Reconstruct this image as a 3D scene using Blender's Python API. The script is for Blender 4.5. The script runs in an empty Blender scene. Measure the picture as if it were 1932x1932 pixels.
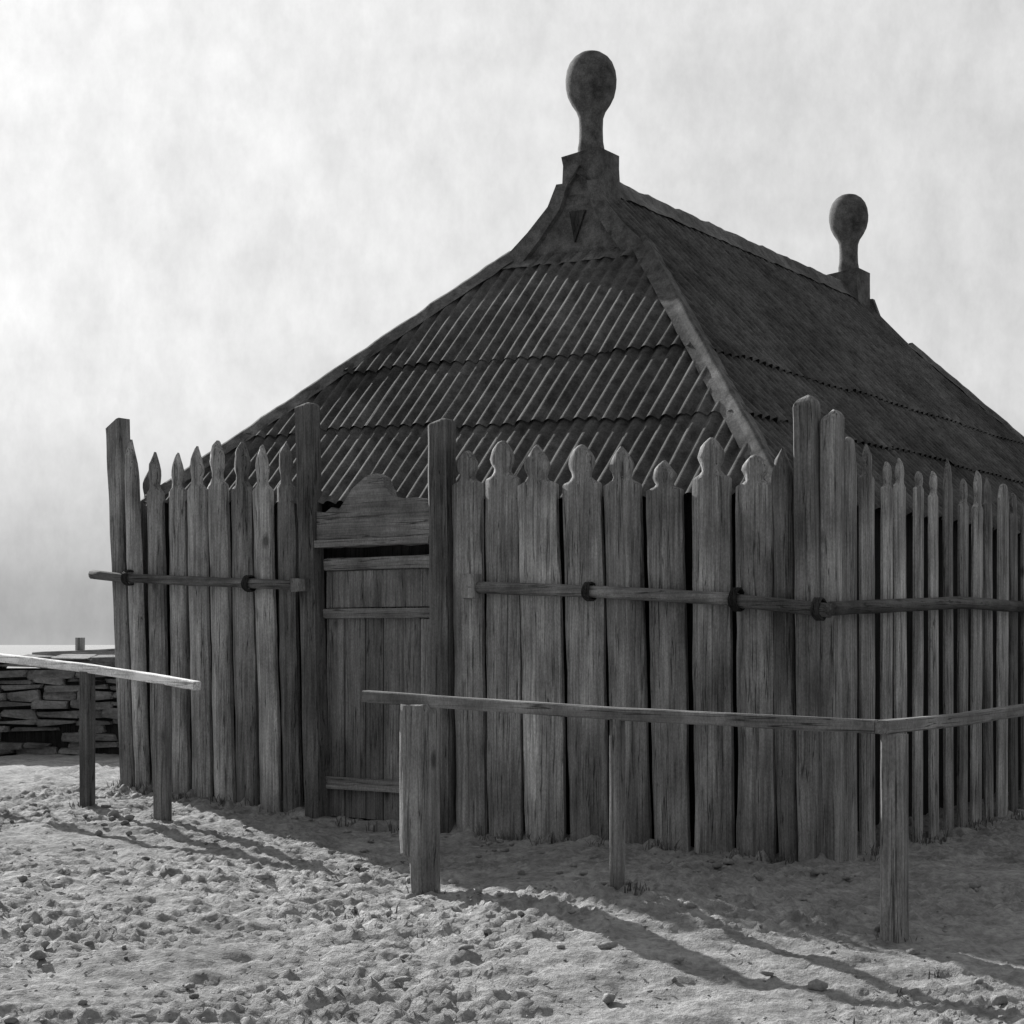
import bpy, bmesh, math, random
import numpy as np
from mathutils import Vector, Matrix, noise

random.seed(7)
S = bpy.context.scene
COL = S.collection

# ------------------------------------------------------------ camera, sky, sun, exposure
FPX, HOR, CX, EYE = 3250.0, 1215.0, 966.0, 1.5      # measured on a 1932 px wide view of the photo
cd = bpy.data.cameras.new('camera'); cam = bpy.data.objects.new('camera', cd); COL.objects.link(cam)
cam.location = (0, 0, EYE); cam.rotation_euler = (math.pi/2, 0, 0)
cd.sensor_width = 36; cd.lens = 36*FPX/1932; cd.shift_y = (HOR-CX)/1932
cd.clip_start = 0.1; cd.clip_end = 5000
S.camera = cam

SUN_EL = math.radians(26)
SHX, SHY = .612, -.791                                 # ground direction in which shadows fall
w = bpy.data.worlds.new('World'); S.world = w; w.use_nodes = True
nt = w.node_tree; N = nt.nodes; Lk = nt.links
for n in list(N): N.remove(n)
out = N.new('ShaderNodeOutputWorld'); bg = N.new('ShaderNodeBackground')
sky = N.new('ShaderNodeTexSky'); sky.sky_type = 'NISHITA'; sky.sun_disc = False
sky.sun_elevation = SUN_EL; sky.sun_rotation = math.atan2(-SHX, -SHY)
sky.dust_density = 3.0; sky.air_density = 1.0
bw = N.new('ShaderNodeRGBToBW'); Lk.new(sky.outputs[0], bw.inputs[0])
tc = N.new('ShaderNodeTexCoord'); mp = N.new('ShaderNodeMapping'); mp.inputs['Scale'].default_value = (5, 5, 7)
Lk.new(tc.outputs['Generated'], mp.inputs[0])
nz = N.new('ShaderNodeTexNoise'); nz.inputs['Scale'].default_value = 2.2; nz.inputs['Detail'].default_value = 8; nz.inputs['Roughness'].default_value = .62
Lk.new(mp.outputs[0], nz.inputs[0])
cr = N.new('ShaderNodeMapRange'); cr.inputs[1].default_value = .3; cr.inputs[2].default_value = .7; cr.inputs[3].default_value = .93; cr.inputs[4].default_value = 1.07
Lk.new(nz.outputs[0], cr.inputs[0])
# grey cloud deck: thins towards the zenith, a darker bank hangs low over the horizon
sx = N.new('ShaderNodeSeparateXYZ'); Lk.new(tc.outputs['Generated'], sx.inputs[0])
bank = N.new('ShaderNodeValToRGB'); Lk.new(sx.outputs['Z'], bank.inputs[0])
el = bank.color_ramp.elements
el[0].position = 0.0; el[0].color = (.6, .6, .6, 1); el[1].position = .30; el[1].color = (1, 1, 1, 1)
for p, c in ((.010, .53), (.03, .53), (.07, .68), (.13, .91)):
    e = el.new(p); e.color = (c, c, c, 1)
flat = N.new('ShaderNodeMath'); flat.operation = 'POWER'; flat.inputs[1].default_value = .22   # cloud evens out the glow round the sun
Lk.new(bw.outputs[0], flat.inputs[0])
m1 = N.new('ShaderNodeMath'); m1.operation = 'MULTIPLY'; Lk.new(flat.outputs[0], m1.inputs[0]); Lk.new(cr.outputs[0], m1.inputs[1])
nf = N.new('ShaderNodeTexNoise'); nf.inputs['Scale'].default_value = 26; nf.inputs['Detail'].default_value = 5; nf.inputs['Roughness'].default_value = .7
mf = N.new('ShaderNodeMapping'); mf.inputs['Scale'].default_value = (1.6, 1.6, .8); Lk.new(tc.outputs['Generated'], mf.inputs[0]); Lk.new(mf.outputs[0], nf.inputs[0])
fr_ = N.new('ShaderNodeMapRange'); fr_.inputs[1].default_value = .3; fr_.inputs[2].default_value = .7; fr_.inputs[3].default_value = .91; fr_.inputs[4].default_value = 1.09; Lk.new(nf.outputs[0], fr_.inputs[0])
m1b = N.new('ShaderNodeMath'); m1b.operation = 'MULTIPLY'; Lk.new(m1.outputs[0], m1b.inputs[0]); Lk.new(fr_.outputs[0], m1b.inputs[1]); m1 = m1b
m2 = N.new('ShaderNodeMath'); m2.operation = 'MULTIPLY'; Lk.new(m1.outputs[0], m2.inputs[0]); Lk.new(bank.outputs[0], m2.inputs[1])
m3 = N.new('ShaderNodeMath'); m3.operation = 'MULTIPLY'; m3.inputs[1].default_value = 3.4; Lk.new(m2.outputs[0], m3.inputs[0])
# added dimming of the unseen sky behind the viewer, deepens shade on fence and ground
rear_dim = N.new('ShaderNodeMapRange'); rear_dim.interpolation_type = 'SMOOTHSTEP'; Lk.new(sx.outputs['Y'], rear_dim.inputs[0])
rear_dim.inputs[1].default_value = -.5; rear_dim.inputs[2].default_value = .65; rear_dim.inputs[3].default_value = .52; rear_dim.inputs[4].default_value = 1.0
m4 = N.new('ShaderNodeMath'); m4.operation = 'MULTIPLY'; Lk.new(m3.outputs[0], m4.inputs[0]); Lk.new(rear_dim.outputs[0], m4.inputs[1])
Lk.new(m4.outputs[0], bg.inputs[0]); bg.inputs[1].default_value = .10
Lk.new(bg.outputs[0], out.inputs[0])

sd = bpy.data.lights.new('sun', 'SUN'); so = bpy.data.objects.new('sun', sd); COL.objects.link(so)
sd.energy = 5.0; sd.angle = math.radians(.5); sd.color = (1, .995, .985)
so.rotation_euler = Vector((SHX*math.cos(SUN_EL), SHY*math.cos(SUN_EL), -math.sin(SUN_EL))).to_track_quat('-Z', 'Y').to_euler()
S.view_settings.view_transform = 'Standard'; S.view_settings.look = 'None'
S.view_settings.exposure = 0.62; S.view_settings.gamma = 1.0

# ------------------------------------------------------------ helpers
U = np.array([.832, -.555]); V = np.array([.555, .832]); G = np.array([-1.15, 14.1])
ROT = math.atan2(-.555, .832)

def ab(x, y):
    d = np.array([x, y])-G; return float(d@U), float(d@V)
def xy(a, b):
    p = G+U*a+V*b; return float(p[0]), float(p[1])
def front_a(px, b=0.):
    """position along the front line (at offset b) that a sight line through column px meets"""
    s = (px-CX)/FPX; p = G+V*b
    return float((s*p[1]-p[0])/(U[0]-s*U[1]))
def side_b(px, a):
    s = (px-CX)/FPX; p = G+U*a
    return float((s*p[1]-p[0])/(V[0]-s*V[1]))
def height(py, a, b):
    x, y = xy(a, b); return EYE-(py-HOR)/FPX*y

def link(name, me, mat, parent=None, loc=(0, 0, 0), rot=(0, 0, 0)):
    if mat: me.materials.append(mat)
    o = bpy.data.objects.new(name, me); COL.objects.link(o)
    o.location = loc; o.rotation_euler = rot
    if parent: o.parent = parent
    return o
def from_bm(name, bm, mat, parent=None, loc=(0, 0, 0), rot=(0, 0, 0), smooth=False, sharp=None):
    bmesh.ops.recalc_face_normals(bm, faces=bm.faces)
    me = bpy.data.meshes.new(name); bm.to_mesh(me); bm.free()
    if smooth or sharp is not None:
        me.polygons.foreach_set('use_smooth', [True]*len(me.polygons))
        if sharp is not None: me.set_sharp_from_angle(angle=math.radians(sharp))
    return link(name, me, mat, parent, loc, rot)
def empty(name, label, cat, loc, rotz=0., group=None):
    o = bpy.data.objects.new(name, None); COL.objects.link(o); o.location = loc; o.rotation_euler = (0, 0, rotz)
    o['label'] = label; o['category'] = cat
    if group: o['group'] = group
    return o

# ------------------------------------------------------------ materials
def mat_base(name, rough):
    m = bpy.data.materials.new(name); m.use_nodes = True; t = m.node_tree
    b = t.nodes['Principled BSDF']; b.inputs['Roughness'].default_value = rough
    if 'Specular IOR Level' in b.inputs: b.inputs['Specular IOR Level'].default_value = .25
    return m, t, b
def tex(t, src, scale, mscale, detail=6, rough=.6, offset=None):
    mp = t.nodes.new('ShaderNodeMapping'); mp.inputs['Scale'].default_value = mscale
    t.links.new(src, mp.inputs[0])
    if offset: t.links.new(offset, mp.inputs['Location'])
    n = t.nodes.new('ShaderNodeTexNoise'); n.inputs['Scale'].default_value = scale
    n.inputs['Detail'].default_value = detail; n.inputs['Roughness'].default_value = rough
    t.links.new(mp.outputs[0], n.inputs[0]); return n.outputs[0]
def mrange(t, src, a, b, c, d):
    n = t.nodes.new('ShaderNodeMapRange'); n.inputs[1].default_value = a; n.inputs[2].default_value = b
    n.inputs[3].default_value = c; n.inputs[4].default_value = d; t.links.new(src, n.inputs[0]); return n.outputs[0]
def mul(t, a, b, op='MULTIPLY'):
    n = t.nodes.new('ShaderNodeMath'); n.operation = op
    for i, x in enumerate((a, b)):
        if isinstance(x, (int, float)): n.inputs[i].default_value = x
        else: t.links.new(x, n.inputs[i])
    return n.outputs[0]
def bump(t, b, h, strength, dist):
    n = t.nodes.new('ShaderNodeBump'); n.inputs['Strength'].default_value = strength; n.inputs['Distance'].default_value = dist
    t.links.new(h, n.inputs['Height']); t.links.new(n.outputs[0], b.inputs['Normal'])

def wood(name, v, contrast=1., axis='z', spread=.45):
    m, t, b = mat_base(name, .88)
    co = t.nodes.new('ShaderNodeTexCoord').outputs['Object']
    oi = t.nodes.new('ShaderNodeObjectInfo').outputs['Random']
    cmb = t.nodes.new('ShaderNodeCombineXYZ')
    for i in range(3): t.links.new(mul(t, oi, 37.0+11*i), cmb.inputs[i])
    st = {'z': (1, 1, .045), 'x': (.045, 1, 1)}[axis]
    grain = tex(t, co, 55, st, 7, .65, cmb.outputs[0])
    streak = tex(t, co, 13, st, 4, .55, cmb.outputs[0])
    blot = tex(t, co, 2.6, (1, 1, .55), 5, .6, cmb.outputs[0])
    speck = tex(t, co, 95, (1, 1, .5), 3, .7, cmb.outputs[0])
    f = mul(t, mrange(t, grain, .3, .7, 1-.45*contrast, 1+.45*contrast), mrange(t, streak, .3, .7, 1-.4*contrast, 1+.4*contrast))
    f = mul(t, f, mrange(t, blot, .3, .7, .55, 1.45))
    f = mul(t, f, mrange(t, speck, .3, .75, .75, 1.35))
    crk = tex(t, co, 24, (1, 1, .022) if axis == 'z' else (.022, 1, 1), 3, .5, cmb.outputs[0])
    cd_ = mul(t, mul(t, crk, .5, 'SUBTRACT'), 0, 'ADD'); ab_ = t.nodes.new('ShaderNodeMath'); ab_.operation = 'ABSOLUTE'; t.links.new(cd_, ab_.inputs[0])
    f = mul(t, f, mrange(t, ab_.outputs[0], .003, .016, .25, 1))
    vo = t.nodes.new('ShaderNodeTexVoronoi'); vo.inputs['Scale'].default_value = 3.2
    km = t.nodes.new('ShaderNodeMapping'); km.inputs['Scale'].default_value = (1, 1, .5) if axis == 'z' else (.5, 1, 1)
    t.links.new(co, km.inputs[0]); t.links.new(cmb.outputs[0], km.inputs['Location']); t.links.new(km.outputs[0], vo.inputs['Vector'])
    f = mul(t, f, mrange(t, vo.outputs['Distance'], .05, .13, .35, 1))
    f = mul(t, f, mrange(t, oi, 0, 1, 1-spread, 1+spread))
    val = mul(t, f, v)
    t.links.new(val, b.inputs['Base Color'])
    bump(t, b, mul(t, mul(t, grain, streak), speck), .8, .02)
    return m
def metal_sheet(name, v):
    m, t, b = mat_base(name, .85); b.inputs['Specular IOR Level'].default_value = .08
    co = t.nodes.new('ShaderNodeTexCoord').outputs['Object']
    big = tex(t, co, 1.1, (1, 1, 1), 5, .6); mid = tex(t, co, 9, (1, 1, 1), 6, .7); fine = tex(t, co, 70, (1, 1, 1), 3, .7)
    f = mul(t, mrange(t, big, .3, .7, .55, 1.45), mrange(t, mid, .3, .7, .4, 1.5))
    f = mul(t, f, mrange(t, fine, .3, .7, .7, 1.3))
    t.links.new(mul(t, f, v), b.inputs['Base Color'])
    bump(t, b, mul(t, mid, fine), .5, .012)
    return m

M_board = wood('weathered_board', .265)
M_post = wood('weathered_post', .22, .9)
M_pole = wood('weathered_pole', .15, .9, 'x')
M_pale = wood('pale_rail_wood', .8, .5, 'x', .1)
M_palepost = wood('pale_post_wood', .18, .8)
M_gate = wood('gate_wood', .2, .8, 'z', .2)
M_gatebar = wood('gate_bar_wood', .21, .8, 'x', .2)
M_wall = wood('dark_hut_wall', .03)
M_roof = metal_sheet('ribbed_roof_metal', .088)
M_cap = metal_sheet('roof_cap_metal', .13)
M_fin = metal_sheet('finial_wood', .15)

def ground_mat():
    m, t, b = mat_base('sandy_ground', .95)
    co = t.nodes.new('ShaderNodeTexCoord').outputs['Object']
    a = tex(t, co, .35, (1, 1, 1), 6, .6); c = tex(t, co, 3.2, (1, 1.6, 1), 8, .68); d = tex(t, co, 22, (1, 1, 1), 6, .7)
    f = mul(t, mrange(t, a, .3, .7, .8, 1.2), mrange(t, c, .32, .68, .55, 1.4))
    f = mul(t, f, mrange(t, d, .3, .7, .62, 1.38))
    t.links.new(mul(t, f, .31), b.inputs['Base Color'])
    bump(t, b, mul(t, c, d), .9, .06)
    return m
M_ground = ground_mat()
def stone_mat():
    m, t, b = mat_base('grey_stone', .9)
    co = t.nodes.new('ShaderNodeTexCoord').outputs['Object']
    c = tex(t, co, 2.5, (1, 1, 3), 7, .65); d = tex(t, co, 25, (1, 1, 1), 5, .7)
    f = mul(t, mrange(t, c, .3, .7, .45, 1.6), mrange(t, d, .3, .7, .7, 1.3))
    t.links.new(mul(t, f, .2), b.inputs['Base Color']); bump(t, b, d, .8, .03)
    return m
M_stone = stone_mat()

# ------------------------------------------------------------ ground
CTRL = [(-3.6, 15.7, .19), (-1.15, 14.1, .01), (2.12, 11.92, -.02), (.4, 13.05, .0), (-.57, 11.3, -.13), (.64, 10.49, .02),
        (1.9, 9.6, -.12), (1.2, 8.7, -.32), (-.5, 8.5, -.34), (-2.8, 13.8, .10), (-3.52, 14.28, .16), (-2.0, 11.0, -.05), (-3, 9, -.2),
        (3, 8.5, -.25), (0, 4, -.5), (5, 16, .02), (8, 20, .1), (-8, 20.9, .16), (-5, 19, .17), (4, 12.8, -.02), (-6, 12, .1), (6, 11, -.1), (0, -6, -.5), (-9, 3, -.3), (9, 3, -.4), (0, 20, .1)]
P = np.array(CTRL)
def _phi(r): return r
K = _phi(np.linalg.norm(P[:, None, :2]-P[None, :, :2], axis=2))
A = np.block([[K, np.ones((len(P), 1)), P[:, :2]], [np.vstack([np.ones(len(P)), P[:, 0], P[:, 1]]), np.zeros((3, 3))]])
COEF = np.linalg.solve(A, np.concatenate([P[:, 2], np.zeros(3)]))
def base_z(X, Y):
    X = np.asarray(X, float); Y = np.asarray(Y, float)
    r = np.sqrt((X[..., None]-P[:, 0])**2+(Y[..., None]-P[:, 1])**2)
    z = r@COEF[:-3]+COEF[-3]+COEF[-2]*X+COEF[-1]*Y
    d = np.sqrt(X**2+(Y-10)**2); k = np.clip((d-13)/14, 0, 1); k = k*k*(3-2*k)
    return z*(1-k)+.05*k
def gz(x, y): return float(base_z(np.array([x]), np.array([y]))[0])

def axis(lo, hi, step, far):
    c = list(np.arange(lo, hi, step)); s = step; v = hi
    while v < far: c.append(v); s *= 1.18; v += s
    s = step; v = lo-step; pre = []
    while v > -far: pre.append(v); s *= 1.18; v -= s
    return np.array(pre[::-1]+c)
gx = axis(-4.6, 4.2, .03, 2500); gy = axis(7.2, 16.2, .03, 2500)
XX, YY = np.meshgrid(gx, gy)
ZZ = base_z(XX, YY)
flatv = np.zeros(XX.shape)
for j in range(XX.shape[0]):
    for i in range(XX.shape[1]):
        x, y = XX[j, i], YY[j, i]
        if -12 < x < 12 and 2 < y < 26:
            q = Vector((x, y*1.5, 0))
            n1 = noise.noise(q*1.3); n2 = noise.noise(q*4.3+Vector((9, 3, 1))); n3 = noise.noise(q*10.5+Vector((2, 7, 4))); n4 = noise.noise(q*23)
            rd = abs((x+2.2)*.835+(y-11.2)*.55+.03*n1)
            # trodden ridges: gently creased lumps
            rough_ = .35+1.1*max(0, min(1, .5+1.6*noise.noise(q*.55+Vector((4, 4, 4)))))
            fa, fb = (x-G[0])*U[0]+(y-G[1])*U[1], (x-G[0])*V[0]+(y-G[1])*V[1]
            heap = .06*math.exp(-(fb/.14)**2)*max(0, .35+n3+n2) if -2.9 < fa < 4 and abs(fb) < .5 else 0
            flatv[j, i] = heap+.035*n1+.03*n2+rough_*(.034*(abs(n3)*1.6-.4)+.018*n4+.010*noise.noise(q*41))-(.05*math.exp(-(rd/.05)**2)*max(0, noise.noise(q*.7)+.5) if rd < .2 else 0)
ZZ = ZZ+flatv
ny, nx = XX.shape
verts = np.stack([XX.ravel(), YY.ravel(), ZZ.ravel()], 1)
idx = np.arange(nx*ny).reshape(ny, nx)
faces = np.stack([idx[:-1, :-1].ravel(), idx[:-1, 1:].ravel(), idx[1:, 1:].ravel(), idx[1:, :-1].ravel()], 1)
me = bpy.data.meshes.new('ground'); me.from_pydata(verts.tolist(), [], faces.tolist())
me.polygons.foreach_set('use_smooth', [True]*len(me.polygons))
go = link('ground', me, M_ground); go['kind'] = 'structure'

# ------------------------------------------------------------ generic shapes
def plank_bm(rows, thick, convex=.5, nc=6, jit=.004):
    """closed plank from rows (z, x_left, x_right); the face (-y) bulges, the back is flat"""
    bm = bmesh.new(); F = []; B = []
    for (z, xl, xr) in rows:
        wd = xr-xl; fr = []; br = []
        for c in range(nc+1):
            k = c/nc; x = xl+wd*k
            bul = 1-convex*(abs(2*k-1)**2.4)
            j = random.uniform(-jit, jit)
            fr.append(bm.verts.new((x+(j if 0 < c < nc else j*.7), -thick*bul*min(1, wd/.12+.25)+j*.6, z)))
            br.append(bm.verts.new((x, 0, z)))
        F.append(fr); B.append(br)
    n = len(rows)
    for r in range(n-1):
        for c in range(nc):
            bm.faces.new((F[r][c], F[r][c+1], F[r+1][c+1], F[r+1][c]))
            bm.faces.new((B[r][c+1], B[r][c], B[r+1][c], B[r+1][c+1]))
        bm.faces.new((B[r][0], F[r][0], F[r+1][0], B[r+1][0])); bm.faces.new((F[r][nc], B[r][nc], B[r+1][nc], F[r+1][nc]))
    for r in (0, n-1):
        for c in range(nc): bm.faces.new((F[r][c], B[r][c], B[r][c+1], F[r][c+1]))
    return bm

# heads cut on the pales: (fraction from shoulder to tip, half-width fraction)
HEADS = [
    [(0, 1), (.05, .82), (.12, .52), (.2, .44), (.3, .5), (.42, .62), (.55, .6), (.7, .45), (.84, .26), (.94, .12), (1, .03)],      # spear
    [(0, 1), (.05, .9), (.11, .62), (.2, .45), (.3, .47), (.42, .6), (.54, .66), (.66, .62), (.78, .5), (.88, .34), (.96, .18), (1, .05)],   # ogee
    [(0, 1), (.2, .93), (.4, .78), (.6, .58), (.78, .36), (.92, .14), (1, .04)],                                                  # plain point
    [(0, 1), (.3, .97), (.6, .85), (.8, .68), (.93, .46), (1, .2)],                                                               # round
]
def pale(parent, a, wid, zb, zs, zt, lean, head, yoff=0., thick=.075, name='board'):
    rows = []; n = 16
    for i in range(n+1):
        k = i/n; z = (zs-zb)*k
        wob = .012*noise.noise(Vector((a*3.1, k*2.2, 5))); ed = .01*noise.noise(Vector((a*7.7, k*5, 1)))
        cx = lean*z/(zt-zb)+wob
        if i == n: wid_k = wid
        rows.append((z, cx-wid/2-ed, cx+wid/2+ed))
    cz = rows[-1]
    cxs = (cz[1]+cz[2])/2
    prof = HEADS[head]
    for (fz, fw) in prof[1:]:
        z = (zs-zb)+(zt-zs)*fz; c = cxs+lean*(zt-zs)*fz/(zt-zb)+random.uniform(-.004, .004)
        rows.append((z, c-wid/2*fw, c+wid/2*fw))
    bm = plank_bm(rows, thick)
    return from_bm(name, bm, M_board, parent, (a, yoff, zb), (random.uniform(-.012, .012), 0, random.uniform(-.03, .03)), sharp=50)

def pole_bm(pts, rad, seg=10, rough=.12, taper=1.):
    """round rough pole through pts"""
    bm = bmesh.new(); pts = [Vector(p) for p in pts]
    fine = []
    for i in range(len(pts)-1):
        n = max(2, int((pts[i+1]-pts[i]).length/.12))
        for k in range(n): fine.append(pts[i].lerp(pts[i+1], k/n))
    fine.append(pts[-1]); rings = []
    sd_ = random.uniform(0, 100)
    for i, p in enumerate(fine):
        t = (fine[min(i+1, len(fine)-1)]-fine[max(i-1, 0)]).normalized()
        up = Vector((0, 0, 1)) if abs(t.z) < .8 else Vector((0, 1, 0))
        s = t.cross(up).normalized(); q = s.cross(t).normalized()
        f = 1+(taper-1)*i/(len(fine)-1)
        ring = []
        for j in range(seg):
            an = 2*math.pi*j/seg
            r = rad*f*(1+rough*noise.noise(Vector((i*.23+sd_, math.cos(an)*.9, math.sin(an)*.9))))
            ring.append(bm.verts.new(p+(s*math.cos(an)+q*math.sin(an))*r))
        rings.append(ring)
    for i in range(len(rings)-1):
        for j in range(seg): bm.faces.new((rings[i][j], rings[i][(j+1) % seg], rings[i+1][(j+1) % seg], rings[i+1][j]))
    bm.faces.new(rings[0][::-1]); bm.faces.new(rings[-1])
    return bm

def squared_bm(pts, wx, wy, rough=.06, bevel=.2, top_slant=0., dome=0.):
    """hewn square timber along z (vertical) through pts (x, y, z), octagon section with worn arrises"""
    bm = bmesh.new(); rings = []; pts = [Vector(p) for p in pts]; fine = []
    for i in range(len(pts)-1):
        n = max(2, int((pts[i+1]-pts[i]).length/.1))
        for k in range(n): fine.append(pts[i].lerp(pts[i+1], k/n))
    fine.append(pts[-1]); sd_ = random.uniform(0, 50)
    sec = []
    for sxn, syn in ((-1, -1), (1, -1), (1, 1), (-1, 1)):
        a_, b_ = (sxn*(1-bevel), syn), (sxn, syn*(1-bevel))
        sec += [a_, b_] if sxn*syn < 0 else [b_, a_]
    for i, p in enumerate(fine):
        ring = []
        for j, (ax, ay) in enumerate(sec):
            k = 1+rough*noise.noise(Vector((i*.33+sd_, ax, ay)))
            zz = p.z+(top_slant*ax if i == len(fine)-1 else 0)
            ring.append(bm.verts.new((p.x+ax*wx/2*k, p.y+ay*wy/2*k, zz)))
        rings.append(ring)
    for i in range(len(rings)-1):
        for j in range(8): bm.faces.new((rings[i][j], rings[i][(j+1) % 8], rings[i+1][(j+1) % 8], rings[i+1][j]))
    if dome:
        c = fine[-1]; base_ring = [v.co.copy() for v in rings[-1]]
        for k, f_ in ((.35, .93), (.68, .75), (.9, .48), (1, .2)):
            rings.append([bm.verts.new((c.x+(q.x-c.x)*f_, c.y+(q.y-c.y)*f_, q.z+dome*k)) for q in base_ring])
            for j in range(8): bm.faces.new((rings[-2][j], rings[-2][(j+1) % 8], rings[-1][(j+1) % 8], rings[-1][j]))
    bm.faces.new(rings[0][::-1]); bm.faces.new(rings[-1])
    return bm

def box_bm(bm, x0, x1, y0, y1, z0, z1, jit=.0):
    vs = [bm.verts.new((x+random.uniform(-jit, jit), y+random.uniform(-jit, jit), z+random.uniform(-jit, jit))) for z in (z0, z1) for y in (y0, y1) for x in (x0, x1)]
    for f in ((0, 1, 3, 2), (4, 6, 7, 5), (0, 4, 5, 1), (2, 3, 7, 6), (0, 2, 6, 4), (1, 5, 7, 3)):
        bm.faces.new([vs[i] for i in f])
    return bm

# ------------------------------------------------------------ hut and its hipped ribbed roof
MA, MB = ab(-.43, 14.1)                 # middle of the front contour at z = 3
ZE, ZR = 2.65, 5.76
def W_at(z): return 2.81-(z-2.98)*1.01
def S_at(z): return -.06+(z-2.98)*.92
ZK = 5.05                               # the hips stop here; a small gablet stands above
WE, SE = W_at(ZE), S_at(ZE); LEN = 10.24
hx, hy = xy(MA, MB)
hut = empty('hut', 'dark hut with steep hipped ribbed roof and two ball finials inside palisade', 'hut', (hx-U[0]*.18, hy-U[1]*.18, 0), ROT)
ROLL = .031
hut.rotation_euler[1] = ROLL            # the old hut leans a little

bm = bmesh.new()
wi = .10
for (x0, x1, y0, y1) in ((-WE+wi, WE-wi, SE+wi, SE+wi+.12), (-WE+wi, WE-wi, LEN-SE-wi-.12, LEN-SE-wi), (-WE+wi, -WE+wi+.12, SE+wi+.125, LEN-SE-wi-.125), (WE-wi-.12, WE-wi, SE+wi+.125, LEN-SE-wi-.125)):
    box_bm(bm, x0, x1, y0, y1, -.3, 2.72)
from_bm('wall', bm, M_wall, hut)

PITCH = .135
def roof_face(origin, e, n, half, kl, slope, qmax, courses, amp=.021, tk=1e9):
    """ribbed face: e along the eave, n inwards, kl = eave length lost per inward metre at each end, slope = rise per inward metre"""
    bm = bmesh.new(); o = Vector(origin); e = Vector(e); n = Vector(n); up = Vector((0, 0, 1))
    nor = (up-n*slope).normalized()
    step = PITCH/10; nc = int(2*half/step)
    for ci in range(len(courses)-1):
        q0, q1 = courses[ci], courses[ci+1]
        cols = []
        for i in range(nc+1):
            a = -half+i*2*half/nc
            lim = (half-abs(a))/kl if half-abs(a) < tk else 1e9
            lo = max(q0-(.05 if ci else 0), 0); hi = min(q1, lim, qmax)
            if hi <= lo+.005: cols.append(None); continue
            sheet = math.floor(a/.78+ci*.37)
            rs = random.Random(sheet*31+ci*7)
            tilt = rs.uniform(-.006, .010); drop = rs.uniform(-.025, .025) if ci else rs.uniform(-.03, .0)
            col = []
            for r in range(7):
                k = r/6; q = lo+(drop if r == 0 and hi-lo > .12 else 0)+(hi-lo)*k
                lift = .012+(.022*(1-k) if ci else .02*(1-k))+tilt*(1-k)
                dent = .012*noise.noise(Vector((a*2.1, q*2.3, ci*3+half)))
                c = amp*(2*abs(math.cos(math.pi*a/PITCH))-1.1)*(1+.35*noise.noise(Vector((a*1.3, q*1.1, 8))))
                p = o+e*a+n*q+up*(q*slope)+nor*(c+lift+dent)
                col.append(bm.verts.new(p))
            cols.append(col)
        for i in range(nc):
            if cols[i] and cols[i+1]:
                for r in range(6): bm.faces.new((cols[i][r], cols[i+1][r], cols[i+1][r+1], cols[i][r+1]))
    return bm
KF, KS = .92, 1.01                      # inward run per metre of rise, front and sides
QF, QS = (ZK-ZE)*KF, (ZR-ZE)*KS
CF = [(z-ZE)*KF for z in (2.65, 3.36, 3.97, 5.8)]; CS = [(z-ZE)*KS for z in (2.65, 3.36, 3.97, 5.8)]
HL = (LEN-2*SE)/2; MID = LEN/2; TK = (ZK-ZE)*KF
from_bm('roof_panel', roof_face((0, SE, ZE), (1, 0, 0), (0, 1, 0), WE, KS/KF, 1/KF, QF, CF), M_roof, hut, smooth=True)
from_bm('roof_panel', roof_face((WE, MID, ZE), (0, 1, 0), (-1, 0, 0), HL, KF/KS, 1/KS, QS, CS, tk=TK), M_roof, hut, smooth=True)
from_bm('roof_panel', roof_face((0, LEN-SE, ZE), (-1, 0, 0), (0, -1, 0), WE, KS/KF, 1/KF, QF, CF), M_roof, hut, smooth=True)
from_bm('roof_panel', roof_face((-WE, MID, ZE), (0, -1, 0), (1, 0, 0), HL, KF/KS, 1/KS, QS, CS, tk=TK), M_roof, hut, smooth=True)
AP0, AP1 = 2.08, LEN-2.08       # ends of the ridge

def cap_bm(p0, p1, wf, ws, width=.17):
    """folded metal cap along a hip or ridge: a flat wing on each side and a roll in the middle"""
    bm = bmesh.new(); p0 = Vector(p0); p1 = Vector(p1); wf = Vector(wf); ws = Vector(ws); up = Vector((0, 0, 1)); rows = []
    n = max(4, int((p1-p0).length/.09)); sec = [(1, 0, .05), (.5, 0, .052), (.4, 0, .06), (.2, 0, .082), (0, 0, .09), (0, .2, .082), (0, .4, .06), (0, .5, .052), (0, 1, .05)]
    sd_ = random.uniform(0, 99)
    for i in range(n+1):
        p = p0.lerp(p1, i/n); k = (i*.09) % .62
        lap = .012*(1-k/.62)
        rows.append([bm.verts.new(p+wf*width*a+ws*width*b+up*(h+lap+.011*noise.noise(Vector((i*.5+sd_, (a-b)*2, 0)))+.006*noise.noise(Vector((i*1.7+sd_, (a-b)*6, 0))))) for a, b, h in sec])
    for i in range(n):
        for j in range(len(sec)-1): bm.faces.new((rows[i][j], rows[i][j+1], rows[i+1][j+1], rows[i+1][j]))
    return bm
for sx_ in (1, -1):
    from_bm('hip_cap', cap_bm((sx_*WE, SE, ZE), (sx_*W_at(ZK), S_at(ZK), ZK), (-sx_, 0, 0), (0, 1, 0), .17), M_cap, hut, smooth=True)
    from_bm('hip_cap', cap_bm((sx_*WE, LEN-SE, ZE), (sx_*W_at(ZK), LEN-S_at(ZK), ZK), (-sx_, 0, 0), (0, -1, 0), .2), M_cap, hut, smooth=True)
from_bm('ridge_cap', cap_bm((0, AP0-.2, ZR), (0, AP1+.2, ZR), (1, 0, -.98), (-1, 0, -.98), .17), M_cap, hut, smooth=True)

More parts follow.
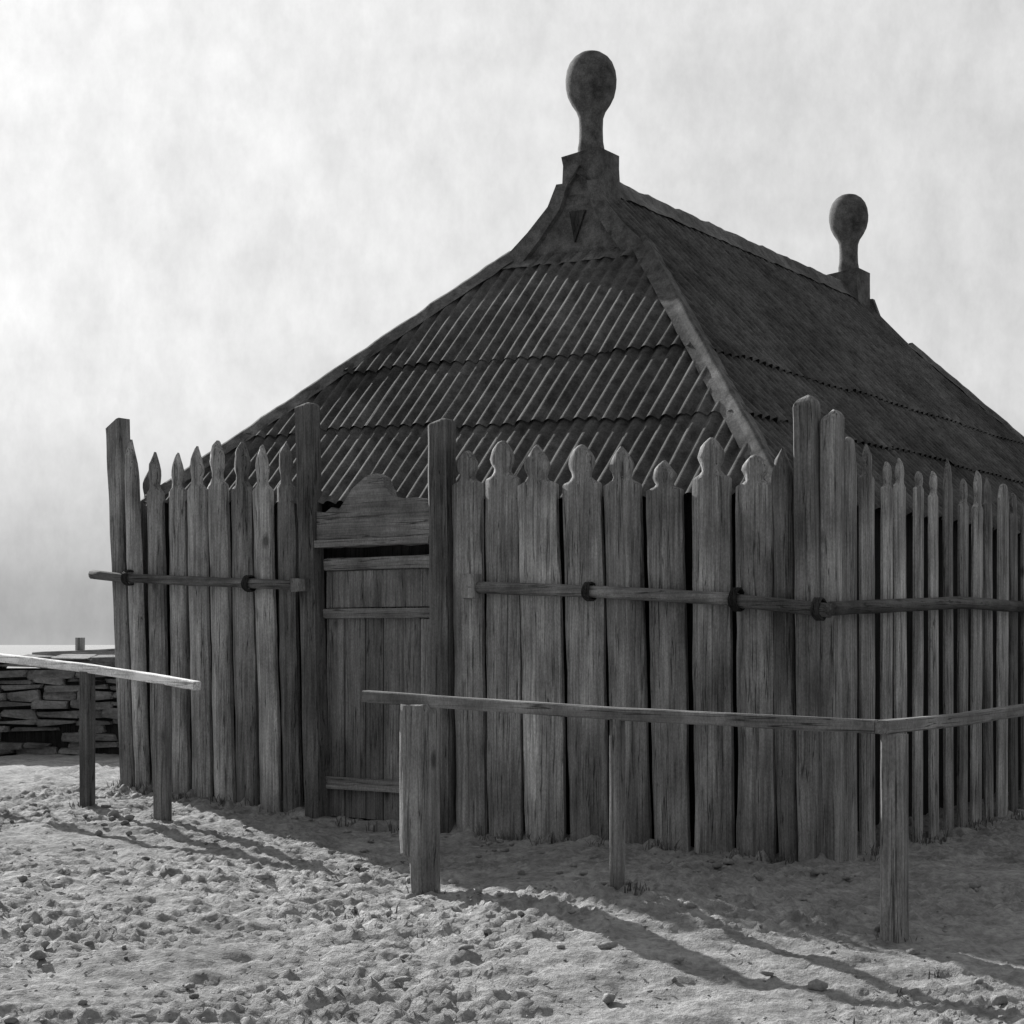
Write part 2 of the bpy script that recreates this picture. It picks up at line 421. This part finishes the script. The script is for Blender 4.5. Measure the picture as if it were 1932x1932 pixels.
def gablet(sgn, s0):
    """small upright gable between the hip roof and the finial box, with barge boards and a pointed vent"""
    y = lambda z, pr=0.: s0+sgn*(-.22+.10*(z-5.0)-pr)
    def prism(pts, p0, p1):
        bm = bmesh.new()
        f = [bm.verts.new((x, y(z, p1), z)) for x, z in pts]; b = [bm.verts.new((x, y(z, p0), z)) for x, z in pts]
        bm.faces.new(f); bm.faces.new(b[::-1])
        for i in range(len(pts)): bm.faces.new((f[i], b[i], b[(i+1) % len(pts)], f[(i+1) % len(pts)]))
        return bm
    from_bm('gablet', prism([(-.74, 4.98), (.74, 4.98), (.21, 5.6), (-.21, 5.6)], -.02, .02), M_cap, hut)
    for sx in (1, -1):
        from_bm('barge_board', prism([(sx*.60, 4.93), (sx*.84, 4.97), (sx*.50, 5.28), (sx*.30, 5.50), (sx*.225, 5.70), (sx*.10, 5.70), (sx*.17, 5.46), (sx*.36, 5.20)], .021, .085), M_cap, hut)
    from_bm('vent', prism([(-.085, 5.44), (.085, 5.44), (.0, 5.15)], .021, .05), M_wall, hut)
    bm = bmesh.new(); n = 30; top = []; bot = []
    for i in range(n+1):                       # dressed lead strip along the foot of the gablet
        x = -.74+1.48*i/n; w_ = .012*noise.noise(Vector((i*.5, sgn, 3)))
        top.append(bm.verts.new((x, y(5.06, .03), 5.06+w_))); bot.append(bm.verts.new((x, y(4.94, .15), 4.945+w_*2)))
    for i in range(n): bm.faces.new((bot[i], bot[i+1], top[i+1], top[i]))
    from_bm('flashing', bm, M_cap, hut)
gablet(1, AP0); gablet(-1, AP1)

def finial(s):
    bm = bmesh.new(); b = .195
    z0, z1 = 5.40, 5.99
    rows = [(z0, b*1.05), (z0+.2, b*1.02), (z1-.1, b*.98), (z1, b)]
    rg = [[bm.verts.new((x*r+random.uniform(-.006, .006), y*r+random.uniform(-.006, .006), z+(.02*x if r == b and z == z1 else 0))) for x, y in ((-1, -1), (1, -1), (1, 1), (-1, 1))] for z, r in rows]
    for i in range(3):
        for j in range(4): bm.faces.new((rg[i][j], rg[i][(j+1) % 4], rg[i+1][(j+1) % 4], rg[i+1][j]))
    bm.faces.new(rg[-1])
    box = from_bm('finial', bm, M_fin, hut, (ROLL*5.5, s, 0), (0, -ROLL, 0))
    # turned pear-shaped head on a neck
    prof = [(.115, 5.96), (.118, 6.06), (.108, 6.12), (.104, 6.24), (.108, 6.34), (.128, 6.40), (.170, 6.465), (.205, 6.54), (.222, 6.62), (.225, 6.69), (.215, 6.77), (.19, 6.84), (.15, 6.895), (.095, 6.935), (.04, 6.952)]
    bm = bmesh.new(); rings = []
    for r, z in prof:
        rings.append([bm.verts.new((r*1.05*(1+.02*noise.noise(Vector((z*3, j, s))))*math.cos(j*math.pi/14), r*1.05*math.sin(j*math.pi/14), z)) for j in range(28)])
    for i in range(len(rings)-1):
        for j in range(28): bm.faces.new((rings[i][j], rings[i][(j+1) % 28], rings[i+1][(j+1) % 28], rings[i+1][j]))
    bm.faces.new(rings[-1])
    from_bm('ball', bm, M_fin, box, smooth=True)
finial(AP0+.02); finial(AP1-.02)

# ------------------------------------------------------------ palisade
def gzl(a, b): return gz(*xy(a, b))
GRP = 'runs of the pointed board palisade'
fl = empty('palisade_fence', 'short run of spear topped dark boards left of the gate, with leaning end post', 'fence', (G[0], G[1], 0), ROT, GRP)
fr = empty('palisade_fence', 'long run of wide dark boards between the gate and the near corner', 'fence', (G[0], G[1], 0), ROT, GRP)
fs = empty('palisade_fence', 'side run of dark boards receding to the right of the near corner post', 'fence', (G[0], G[1], 0), ROT, GRP)

def front_board(par, pb0, pb1, ptop, ytip, ysh, head, ybase=None, name='board', thick=.075, b=0.):
    """pixel measured board: base columns pb0..pb1, column of the tip, rows of tip and shoulder"""
    a0, a1 = front_a(pb0, b), front_a(pb1, b); a = (a0+a1)/2
    at = front_a(ptop, b)
    zb = gzl(a, b)-.12
    return pale(par, a, a1-a0, zb, height(ysh, a, b), height(ytip, a, b), at-a, head, b, thick, name)

# left run: (base left, base right, tip column, tip row, shoulder row, head)
for r in ((262, 286, 252, 828, 905, 2), (292, 322, 290, 851, 931, 0), (331, 361, 335, 853, 928, 0), (369, 403, 379, 842, 925, 0), (411, 446, 413, 830, 918, 1), (453, 491, 455, 832, 925, 1),
          (499, 533, 500, 838, 925, 0), (540, 572, 538, 835, 922, 1)):
    front_board(fl, *r, b=random.choice((-.012, 0, .012)))
a = front_a(252); at = front_a(222); zb = gzl(a, 0)-.12; zt = height(798, a, 0)
from_bm('post', squared_bm([(0, 0, 0), (at-a, 0, zt-zb)], .17, .17, top_slant=.05), M_post, fl, (a, 0, zb))
# right run
for r in ((866, 920, 886, 850, 915, 1), (926, 989, 945, 830, 905, 1), (998, 1071, 1016, 838, 915, 0), (1081, 1152, 1100, 838, 915, 1), (1162, 1231, 1178, 842, 915, 0), (1239, 1306, 1258, 868, 925, 0),
          (1315, 1386, 1345, 826, 905, 1), (1395, 1464, 1428, 858, 918, 1), (1473, 1510, 1478, 845, 900, 2)):
    front_board(fr, *r)
def front_post(par, c0, c1, top, ytop, mat, wy, b=0., slant=.01):
    a0, a1 = front_a(c0, b), front_a(c1, b); a = (a0+a1)/2; at = front_a(top, b); zb = gzl(a, b)-.15; zt = height(ytop, a, b)
    return from_bm('post', squared_bm([(0, 0, 0), (at-a, 0, zt-zb-.06)], a1-a0, wy, top_slant=slant, dome=.07), mat, par, (a, b, zb))
front_post(fr, 1514, 1552, 1522, 750, M_post, .17)
a_cn = front_a(1560)+.02
# side run: boards along v; each has its own frame turned a quarter
def side_board(t, wid, zt, zs, head, lean):
    x, y = xy(a_cn, t); zb = gz(x, y)-.12
    rows_par = fs
    o = pale(rows_par, 0, wid, zb, zs, zt, lean, head, 0, .04)
    o.location = (a_cn, t, zb); o.rotation_euler = (0, random.uniform(-.01, .01), math.pi/2+random.uniform(-.05, .05))
t = .13; k = 0
rs = random.Random(5)
b0 = side_b(1566, a_cn)
zb = gzl(a_cn, .06)-.15
from_bm('post', squared_bm([(0, 0, 0), (0, 0, height(780, a_cn, .08)-zb-.05)], .13, .15, top_slant=.02, dome=.06), M_post, fr, (a_cn-.02, .09, zb))
t = .33
while t < 10.4:
    wid = rs.uniform(.19, .235)
    side_board(t, wid, 2.92+rs.uniform(-.09, .08), 2.66+rs.uniform(-.04, .04), rs.choice([0, 1, 1, 2, 3]), rs.uniform(-.03, .03))
    t += rs.uniform(.30, .36)

# the left run turns the corner and carries on out of sight towards the back
a_lf = front_a(252)-.02; t = .22
while t < 10.2:
    wid = rs.uniform(.24, .29); x, y = xy(a_lf, t); zb = gz(x, y)-.12
    o = pale(fl, 0, wid, zb, 2.8, 3.08+rs.uniform(-.08, .05), rs.uniform(-.03, .03), rs.choice([0, 1, 2]), 0, .05)
    o.location = (a_lf, t, zb); o.rotation_euler = (0, 0, -math.pi/2)
    t += rs.uniform(.29, .33)
# rails lashed across the boards
def rail(par, pts, rad, mat=None, name='rail', taper=1., rough=.12):
    pts = [Vector(p) for p in pts]; o = pts[0].copy(); d = (pts[-1]-pts[0]); L = d.length
    rz = math.atan2(d.y, d.x); R = Matrix.Rotation(-rz, 3, 'Z')
    bm = pole_bm([R @ (p-o) for p in pts], rad, rough=rough, taper=taper)
    return from_bm(name, bm, mat or M_pole, par, o, (0, 0, rz), smooth=True)
bR = -.125
def fp(px, py, b=bR):
    a = front_a(px, b); return (a, b, height(py, a, b))
rail(fl, [fp(173, 1083), fp(230, 1090), fp(400, 1098), fp(572, 1104)], .042)
rail(fr, [fp(890, 1108), fp(1140, 1117), fp(1392, 1131)], .047)
rail(fr, [fp(1388, 1133, bR-.02), fp(1480, 1142, bR-.02), fp(1568, 1152, bR-.02)], .05)
aR = a_cn+.125
rail(fs, [(aR-.03, -.2, height(1148, aR, -.2)), (aR, 2.3, 1.83), (aR, 6, 1.82), (aR, 10.3, 1.85)], .05)
# peg blocks that hold the rail ends
def block(par, px0, px1, py0, py1, b0, b1, mat=M_post, name='block'):
    a0, a1 = front_a(px0, b0), front_a(px1, b0); z1, z0 = height(py0, a0, b0), height(py1, a0, b0)
    bm = bmesh.new(); box_bm(bm, 0, a1-a0, 0, b1-b0, 0, z1-z0, .008)
    bmesh.ops.bevel(bm, geom=bm.edges[:], offset=.012, segments=1)
    return from_bm(name, bm, mat, par, (a0, b0, z0))
block(fr, 868, 896, 1082, 1130, -.17, -.08)
block(fl, 548, 574, 1092, 1116, -.19, -.078)

def lashing(par, px, py, turns=4, rr_=.062, b=bR):
    a, b_, z = fp(px, py, b); pts = []
    for i in range(turns*12+1):
        an = i/12*2*math.pi
        pts.append((-.03+.06*i/(turns*12)+.006*math.sin(i*1.7), math.cos(an)*rr_*1.05, math.sin(an)*rr_*1.05))
    fine_bm = bmesh.new(); rings = []
    for i, p in enumerate(pts):
        p = Vector(p); q = Vector((0, p.y, p.z)).normalized()
        rings.append([fine_bm.verts.new(p+Vector((1, 0, 0))*.009*math.cos(k*math.pi/3)+q*.009*math.sin(k*math.pi/3)) for k in range(6)])
    for i in range(len(rings)-1):
        for k in range(6): fine_bm.faces.new((rings[i][k], rings[i][(k+1) % 6], rings[i+1][(k+1) % 6], rings[i+1][k]))
    from_bm('lashing', fine_bm, M_wall, par, (a, b_, z))
lashing(fl, 243, 1090); lashing(fl, 470, 1101); lashing(fr, 1112, 1116); lashing(fr, 1391, 1131, 6, .075); lashing(fr, 1546, 1149, 5, .07)
# ------------------------------------------------------------ gateway
gt = empty('gateway', 'low plank gate with a heavy rough lintel between two taller posts in the palisade', 'gate', (G[0], G[1], 0), ROT)
for c0, c1, top, yt, nm in ((586, 614, 580, 768, 'l'), (822, 856, 834, 800, 'r')):
    a0, a1 = front_a(c0, -.03), front_a(c1, -.03); a = (a0+a1)/2; at = front_a(top, -.03); zb = gzl(a, 0)-.15; zt = height(yt, a, -.03)
    from_bm('post', squared_bm([(0, 0, 0), (at-a, 0, zt-zb)], a1-a0, .2, rough=.08, bevel=.35, top_slant=.015, dome=.03), M_post, gt, (a, -.03, zb))
gl, gr_ = front_a(606, 0), front_a(822, 0)
# lintel: deep board with a crest rising at one end
bm = bmesh.new(); zlo = height(1030, (gl+gr_)/2, 0); pts = []
top_px = [(606, 966), (622, 968), (634, 958), (648, 962), (660, 944), (672, 924), (686, 911), (700, 899), (716, 894), (728, 901), (736, 921), (748, 938), (768, 941), (795, 939), (822, 944)]
fv = []
for b_, sgn in ((-.06, 0), (.06, 1)):
    lo = []; hi = []
    for px, py in top_px:
        aa = front_a(px, 0); lo.append(bm.verts.new((aa, b_, zlo+random.uniform(-.008, .008)))); hi.append(bm.verts.new((aa, b_, height(py, aa, 0))))
    fv.append((lo, hi))
n = len(top_px)
for i in range(n-1):
    (l0, h0), (l1, h1) = fv
    bm.faces.new((l0[i], l0[i+1], h0[i+1], h0[i])); bm.faces.new((l1[i], h1[i], h1[i+1], l1[i+1]))
    bm.faces.new((h0[i], h0[i+1], h1[i+1], h1[i])); bm.faces.new((l0[i], l1[i], l1[i+1], l0[i+1]))
for i in (0, n-1): bm.faces.new((fv[0][0][i], fv[0][1][i], fv[1][1][i], fv[1][0][i]))
from_bm('lintel', bm, M_gatebar, gt)
# shadowed shelf batten under the lintel
bm = bmesh.new(); box_bm(bm, gl, gr_, -.095, -.062, zlo+.0, zlo+.055, .004); from_bm('batten', bm, M_gatebar, gt)
# leaf
zl0, zl1 = gzl((gl+gr_)/2, 0)+.05, height(1050, (gl+gr_)/2, .05)
dl, dr = gl+.02, gr_-.02; wd = (dr-dl)
leaf = None
cuts = [0, .17, .36, .52, .70, .86, 1.0]
bmL = bmesh.new()
for i in range(6):
    x0, x1 = cuts[i]*wd+.006, cuts[i+1]*wd-.006
    d = random.uniform(-.012, .012)
    box_bm(bmL, x0, x1, d, .035, 0, zl1-zl0, .003)
leaf = from_bm('door', bmL, M_gate, gt, (dl, .05, zl0))
def bar(y0, y1, proud, x0=0., x1=1.):
    z1, z0 = height(y0, (gl+gr_)/2, .05)-zl0, height(y1, (gl+gr_)/2, .05)-zl0
    bm = bmesh.new(); box_bm(bm, x0*wd+.008, x1*wd-.008, -.02-proud, -.015, z0, z1, .005)
    bmesh.ops.bevel(bm, geom=bm.edges[:], offset=.008, segments=1)
    return from_bm('crossbar', bm, M_gatebar, leaf)
bar(1051, 1074, .03); bar(1148, 1166, .035); bar(1470, 1492, .035)
bm = bmesh.new(); box_bm(bm, wd*.885, wd-.004, -.05, -.014, .03, height(1166, 0, .05)-zl0-.012, .004); from_bm('stile', bm, M_post, leaf)
bm = bmesh.new(); box_bm(bm, .02, wd-.02, -.03, -.014, height(1146, 0, .05)-zl0, height(1076, 0, .05)-zl0, .004); from_bm('panel', bm, M_gate, leaf)

# ------------------------------------------------------------ outer railings
def at_depth(px, py, d): return Vector(((px-CX)/FPX*d, d, EYE-(py-HOR)/FPX*d))
def local_rail(par, name, pts, rad, mat, **kw): return rail(par, pts, rad, mat, name, **kw)

lr = empty('railing', 'pale wooden handrail on two thin posts at the left, ending short of the gate', 'railing', (-2.8, 13.8, 0))
o = Vector((-2.8, 13.8, 0)); Uv = Vector((.832, -.555, 0)); Vv = Vector((.555, .832, 0))
def Lp(t, z): return Uv*t+Vector((0, 0, z))
def flat_rail(par, pts, wy, hz, mat):
    """sawn rail with worn arrises along local x"""
    pts = [Vector(p) for p in pts]; d = pts[-1]-pts[0]; rz = math.atan2(d.y, d.x); R = Matrix.Rotation(-rz, 3, 'Z'); o = pts[0]
    q = [R @ (p-o) for p in pts]; bm = bmesh.new(); fine = []
    for i in range(len(q)-1):
        n = max(3, int((q[i+1]-q[i]).length/.15))
        for k in range(n): fine.append(q[i].lerp(q[i+1], k/n))
    fine.append(q[-1]); rings = []; sd_ = random.uniform(0, 90)
    c = .2
    sec = [(-1+c, -1), (1-c, -1), (1, -1+c), (1, 1-c), (1-c, 1), (-1+c, 1), (-1, 1-c), (-1, -1+c)]
    for i, p in enumerate(fine):
        rings.append([bm.verts.new((p.x, p.y+y*wy/2*(1+.1*noise.noise(Vector((i*.4+sd_, y, z)))), p.z+z*hz/2*(1+.1*noise.noise(Vector((i*.4+sd_, y, z+5)))))) for y, z in sec])
    for i in range(len(rings)-1):
        for j in range(8): bm.faces.new((rings[i][j], rings[i][(j+1) % 8], rings[i+1][(j+1) % 8], rings[i+1][j]))
    bm.faces.new(rings[0][::-1]); bm.faces.new(rings[-1])
    return from_bm('rail', bm, mat, par, o, (0, 0, rz))
flat_rail(lr, [Lp(-4.2, 1.47), Lp(-2.0, 1.385), Lp(-.865, 1.30), Lp(0, 1.215), Lp(.38, 1.17)], .09, .07, M_pale)
for t_, zt, wd_ in ((-.865, 1.27, .10), (0, 1.18, .115)):
    p = Uv*t_; zb = gz(o.x+p.x, o.y+p.y)-.15
    from_bm('post', squared_bm([(0, 0, 0), (0.0, 0, zt-zb)], wd_, wd_, rough=.05), M_palepost, lr, (p.x, p.y, zb), (0, 0, ROT))
p = Uv*-3.6; zb = gz(o.x+p.x, o.y+p.y)-.15
from_bm('post', squared_bm([(0, 0, 0), (0, 0, 1.43-zb)], .1, .1), M_palepost, lr, (p.x, p.y, zb), (0, 0, ROT))

rr = empty('railing', 'thin weathered rail in front of the long palisade run, bending back at the near corner', 'railing', (-.57, 11.3, 0))
def Rp(t, z, s=0.): return Uv*t+Vv*s+Vector((0, 0, z))
flat_rail(rr, [Rp(-.50, 1.15), Rp(0, 1.128), Rp(1.457, 1.075), Rp(2.6, 1.05), Rp(3.12, 1.04)], .075, .078, wood('grey_rail_wood', .2, .6, 'x', .1))
rmat = bpy.data.materials['grey_rail_wood']
flat_rail(rr, [Rp(3.16, 1.04, -.03), Rp(3.16, 1.035, 1.3), Rp(3.16, 1.055, 2.4), Rp(3.16, 1.04, 5.6)], .075, .075, rmat)
def rpost(t, s, w_, zt, zb, mat, notch=False):
    p = Rp(t, 0, s)
    if notch:      # thick hewn post, its foot chopped narrower above the ground
        bm = bmesh.new(); H = zt-zb; prof = [(0, -.04, .5), (.2, -.06, .47), (.30, -.10, .47), (.335, -.22, .48), (.36, -.46, .49), (.45, -.5, .5), (.7, -.49, .5), (.95, -.5, .485), (H-.06, -.49, .5), (H, -.45, .46)]
        rg = []
        for z, l, r_ in prof:
            c, hw = (l+r_)/2*w_, (r_-l)/2*w_
            rg.append([bm.verts.new((c+hw*math.cos(k)*(abs(math.cos(k))**-.35 if abs(math.cos(k)) > .05 else 1)*(1+.05*noise.noise(Vector((z*4, k, 2)))), w_*.5*math.sin(k)*(abs(math.sin(k))**-.35 if abs(math.sin(k)) > .05 else 1)*(1+.05*noise.noise(Vector((z*3, k, 9)))), z+(random.uniform(-.012, .012)))) for k in [2*math.pi*i/20 for i in range(20)]])
        for i in range(len(rg)-1):
            for k in range(20): bm.faces.new((rg[i][k], rg[i][(k+1) % 20], rg[i+1][(k+1) % 20], rg[i+1][k]))
        bm.faces.new(rg[-1])
    else: bm = squared_bm([(0, 0, 0), (0, 0, zt-zb)], w_, w_, rough=.05)
    from_bm('post', bm, mat, rr, (p.x, p.y, zb), (0, 0, ROT))
rpost(-.045, 0, .235, 1.098, gz(-.6, 11.3)-.1, M_palepost, True)
rpost(1.457, 0, .075, 1.047, gz(.64, 10.49)-.1, M_palepost)
rpost(3.20, .06, .125, 1.0, gz(2.1, 9.55)-.1, M_palepost)
rpost(3.16, 5.2, .09, 1.0, gz(4.8, 14)-.1, M_palepost)

# ------------------------------------------------------------ far left: stacked stone wall with a dark pole fence behind it
sw = empty('stone_wall', 'low rough wall of stacked flat stones beyond the left end of the palisade', 'wall', (-5.5, 21.0, 0))
bm = bmesh.new(); rs = random.Random(3)
z = .0; lvl = 0
while z < 1.18:
    hgt = rs.uniform(.07, .13); x = -3.2
    while x < 3.4:
        L = rs.uniform(.22, .62)
        d = rs.uniform(-.07, .07)
        if not (z < .28 and rs.random() < .35):
            q = bmesh.new(); box_bm(q, x+.008, x+L-.008, -.28+d, .3, z+.01+rs.uniform(0, .02), z+hgt, .03)
            bmesh.ops.bevel(q, geom=q.edges[:], offset=.025, segments=2)
            me_ = bpy.data.meshes.new('t'); q.to_mesh(me_); q.free(); bm.from_mesh(me_); bpy.data.meshes.remove(me_)
        x += L
    z += hgt
from_bm('stones', bm, M_stone, sw, (0, 0, gz(-5.5, 21)-.02))
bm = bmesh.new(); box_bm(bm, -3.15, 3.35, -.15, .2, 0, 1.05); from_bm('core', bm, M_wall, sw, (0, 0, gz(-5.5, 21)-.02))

ff = empty('pole_fence', 'dark thin pole rail standing out against the sky at the far left', 'fence', (-5.6, 23.5, 0))
def fpt(px, py): return at_depth(px, py, 23.5)-Vector((-5.6, 23.5, 0))
rail(ff, [fpt(62, 1236), fpt(150, 1233), fpt(225, 1229), fpt(420, 1222)], .045)
for px, yt in ((148, 1203), (330, 1200)):
    q = fpt(px, yt); g0 = gz(-5.6+q.x, 23.5)-.1
    from_bm('post', squared_bm([(0, 0, 0), (0, 0, q.z-g0)], .11, .11), M_post, ff, (q.x, q.y+.09, g0))

# ------------------------------------------------------------ clods and stones lying on the sand
bm = bmesh.new(); rs = random.Random(11)
for i in range(1500):
    x, y = rs.uniform(-4.2, 3.6), rs.uniform(7.6, 15)
    a_, b_ = ab(x, y)
    if b_ > -.12: continue
    r = .007+.034*rs.random()**6
    dens = noise.noise(Vector((x*.8, y*.8, 3)))
    if dens < -.05 and rs.random() < .7: continue
    m = Matrix.Translation((x, y, gz(x, y)+r*.25+.01)) @ Matrix.Rotation(rs.uniform(0, 6), 4, 'Z') @ Matrix.Diagonal((r*rs.uniform(.9, 2), r*rs.uniform(.8, 1.3), r*rs.uniform(.45, .9), 1))
    v = bmesh.ops.create_icosphere(bm, subdivisions=1, radius=1, matrix=m)['verts']
    for q in v: q.co += Vector((rs.uniform(-1, 1), rs.uniform(-1, 1), rs.uniform(-1, 1)))*r*.22
peb = from_bm('clods', bm, M_ground, smooth=True); peb['kind'] = 'stuff'; peb['label'] = 'small clods and stones scattered over the trodden sandy ground'

# dry grass tufts at the foot of the boards and posts
bm = bmesh.new(); rs = random.Random(23)
def tuft(x, y, n, h):
    z = gz(x, y)-.02
    for k in range(n):
        an = rs.uniform(0, 6.28); ln = h*rs.uniform(.5, 1.2); lean = rs.uniform(.15, .8)*ln; wv = rs.uniform(.003, .006)
        bx, by = x+rs.gauss(0, .03), y+rs.gauss(0, .02); dx, dy = math.cos(an), math.sin(an)
        p0 = Vector((bx, by, z)); p1 = p0+Vector((dx*lean*.4, dy*lean*.4, ln*.65)); p2 = p0+Vector((dx*lean, dy*lean, ln)); sd_ = Vector((-dy, dx, 0))*wv
        a, b, c, d, e = (bm.verts.new(v) for v in (p0-sd_, p0+sd_, p1+sd_*.8, p1-sd_*.8, p2))
        bm.faces.new((a, b, c, d)); bm.faces.new((d, c, e))
for i in range(85):
    fa = rs.uniform(-2.9, 3.9)
    if -.95 < fa < .25 and rs.random() < .8: continue
    tuft(*xy(fa, -.10-rs.random()**2*.15), rs.randint(6, 14), rs.uniform(.05, .14))
for i in range(45): tuft(*xy(a_cn+.1+rs.random()**2*.15, rs.uniform(0, 8)), rs.randint(6, 14), rs.uniform(.05, .14))
for px_, py_ in ((-2.8, 13.8), (-3.52, 14.28), (-.57, 11.25), (.64, 10.45), (2.1, 9.55)):
    for i in range(4): tuft(px_+rs.gauss(0, .07), py_+rs.gauss(0, .06), rs.randint(5, 10), rs.uniform(.04, .10))
for i in range(70):
    x, y = rs.uniform(-4.2, 3), rs.uniform(8, 14)
    if ab(x, y)[1] < -.3 and noise.noise(Vector((x*.7, y*.7, 8))) > .1: tuft(x, y, rs.randint(4, 9), rs.uniform(.03, .07))
def grass_mat():
    m, t, b = mat_base('dry_grass', .8)
    t.links.new(mul(t, tex(t, t.nodes.new('ShaderNodeTexCoord').outputs['Object'], 6, (1, 1, 1), 3), .26), b.inputs['Base Color']); return m
gr = from_bm('dry_grass', bm, grass_mat()); gr['kind'] = 'stuff'; gr['label'] = 'sparse tufts of short dry grass at the foot of the boards and posts'
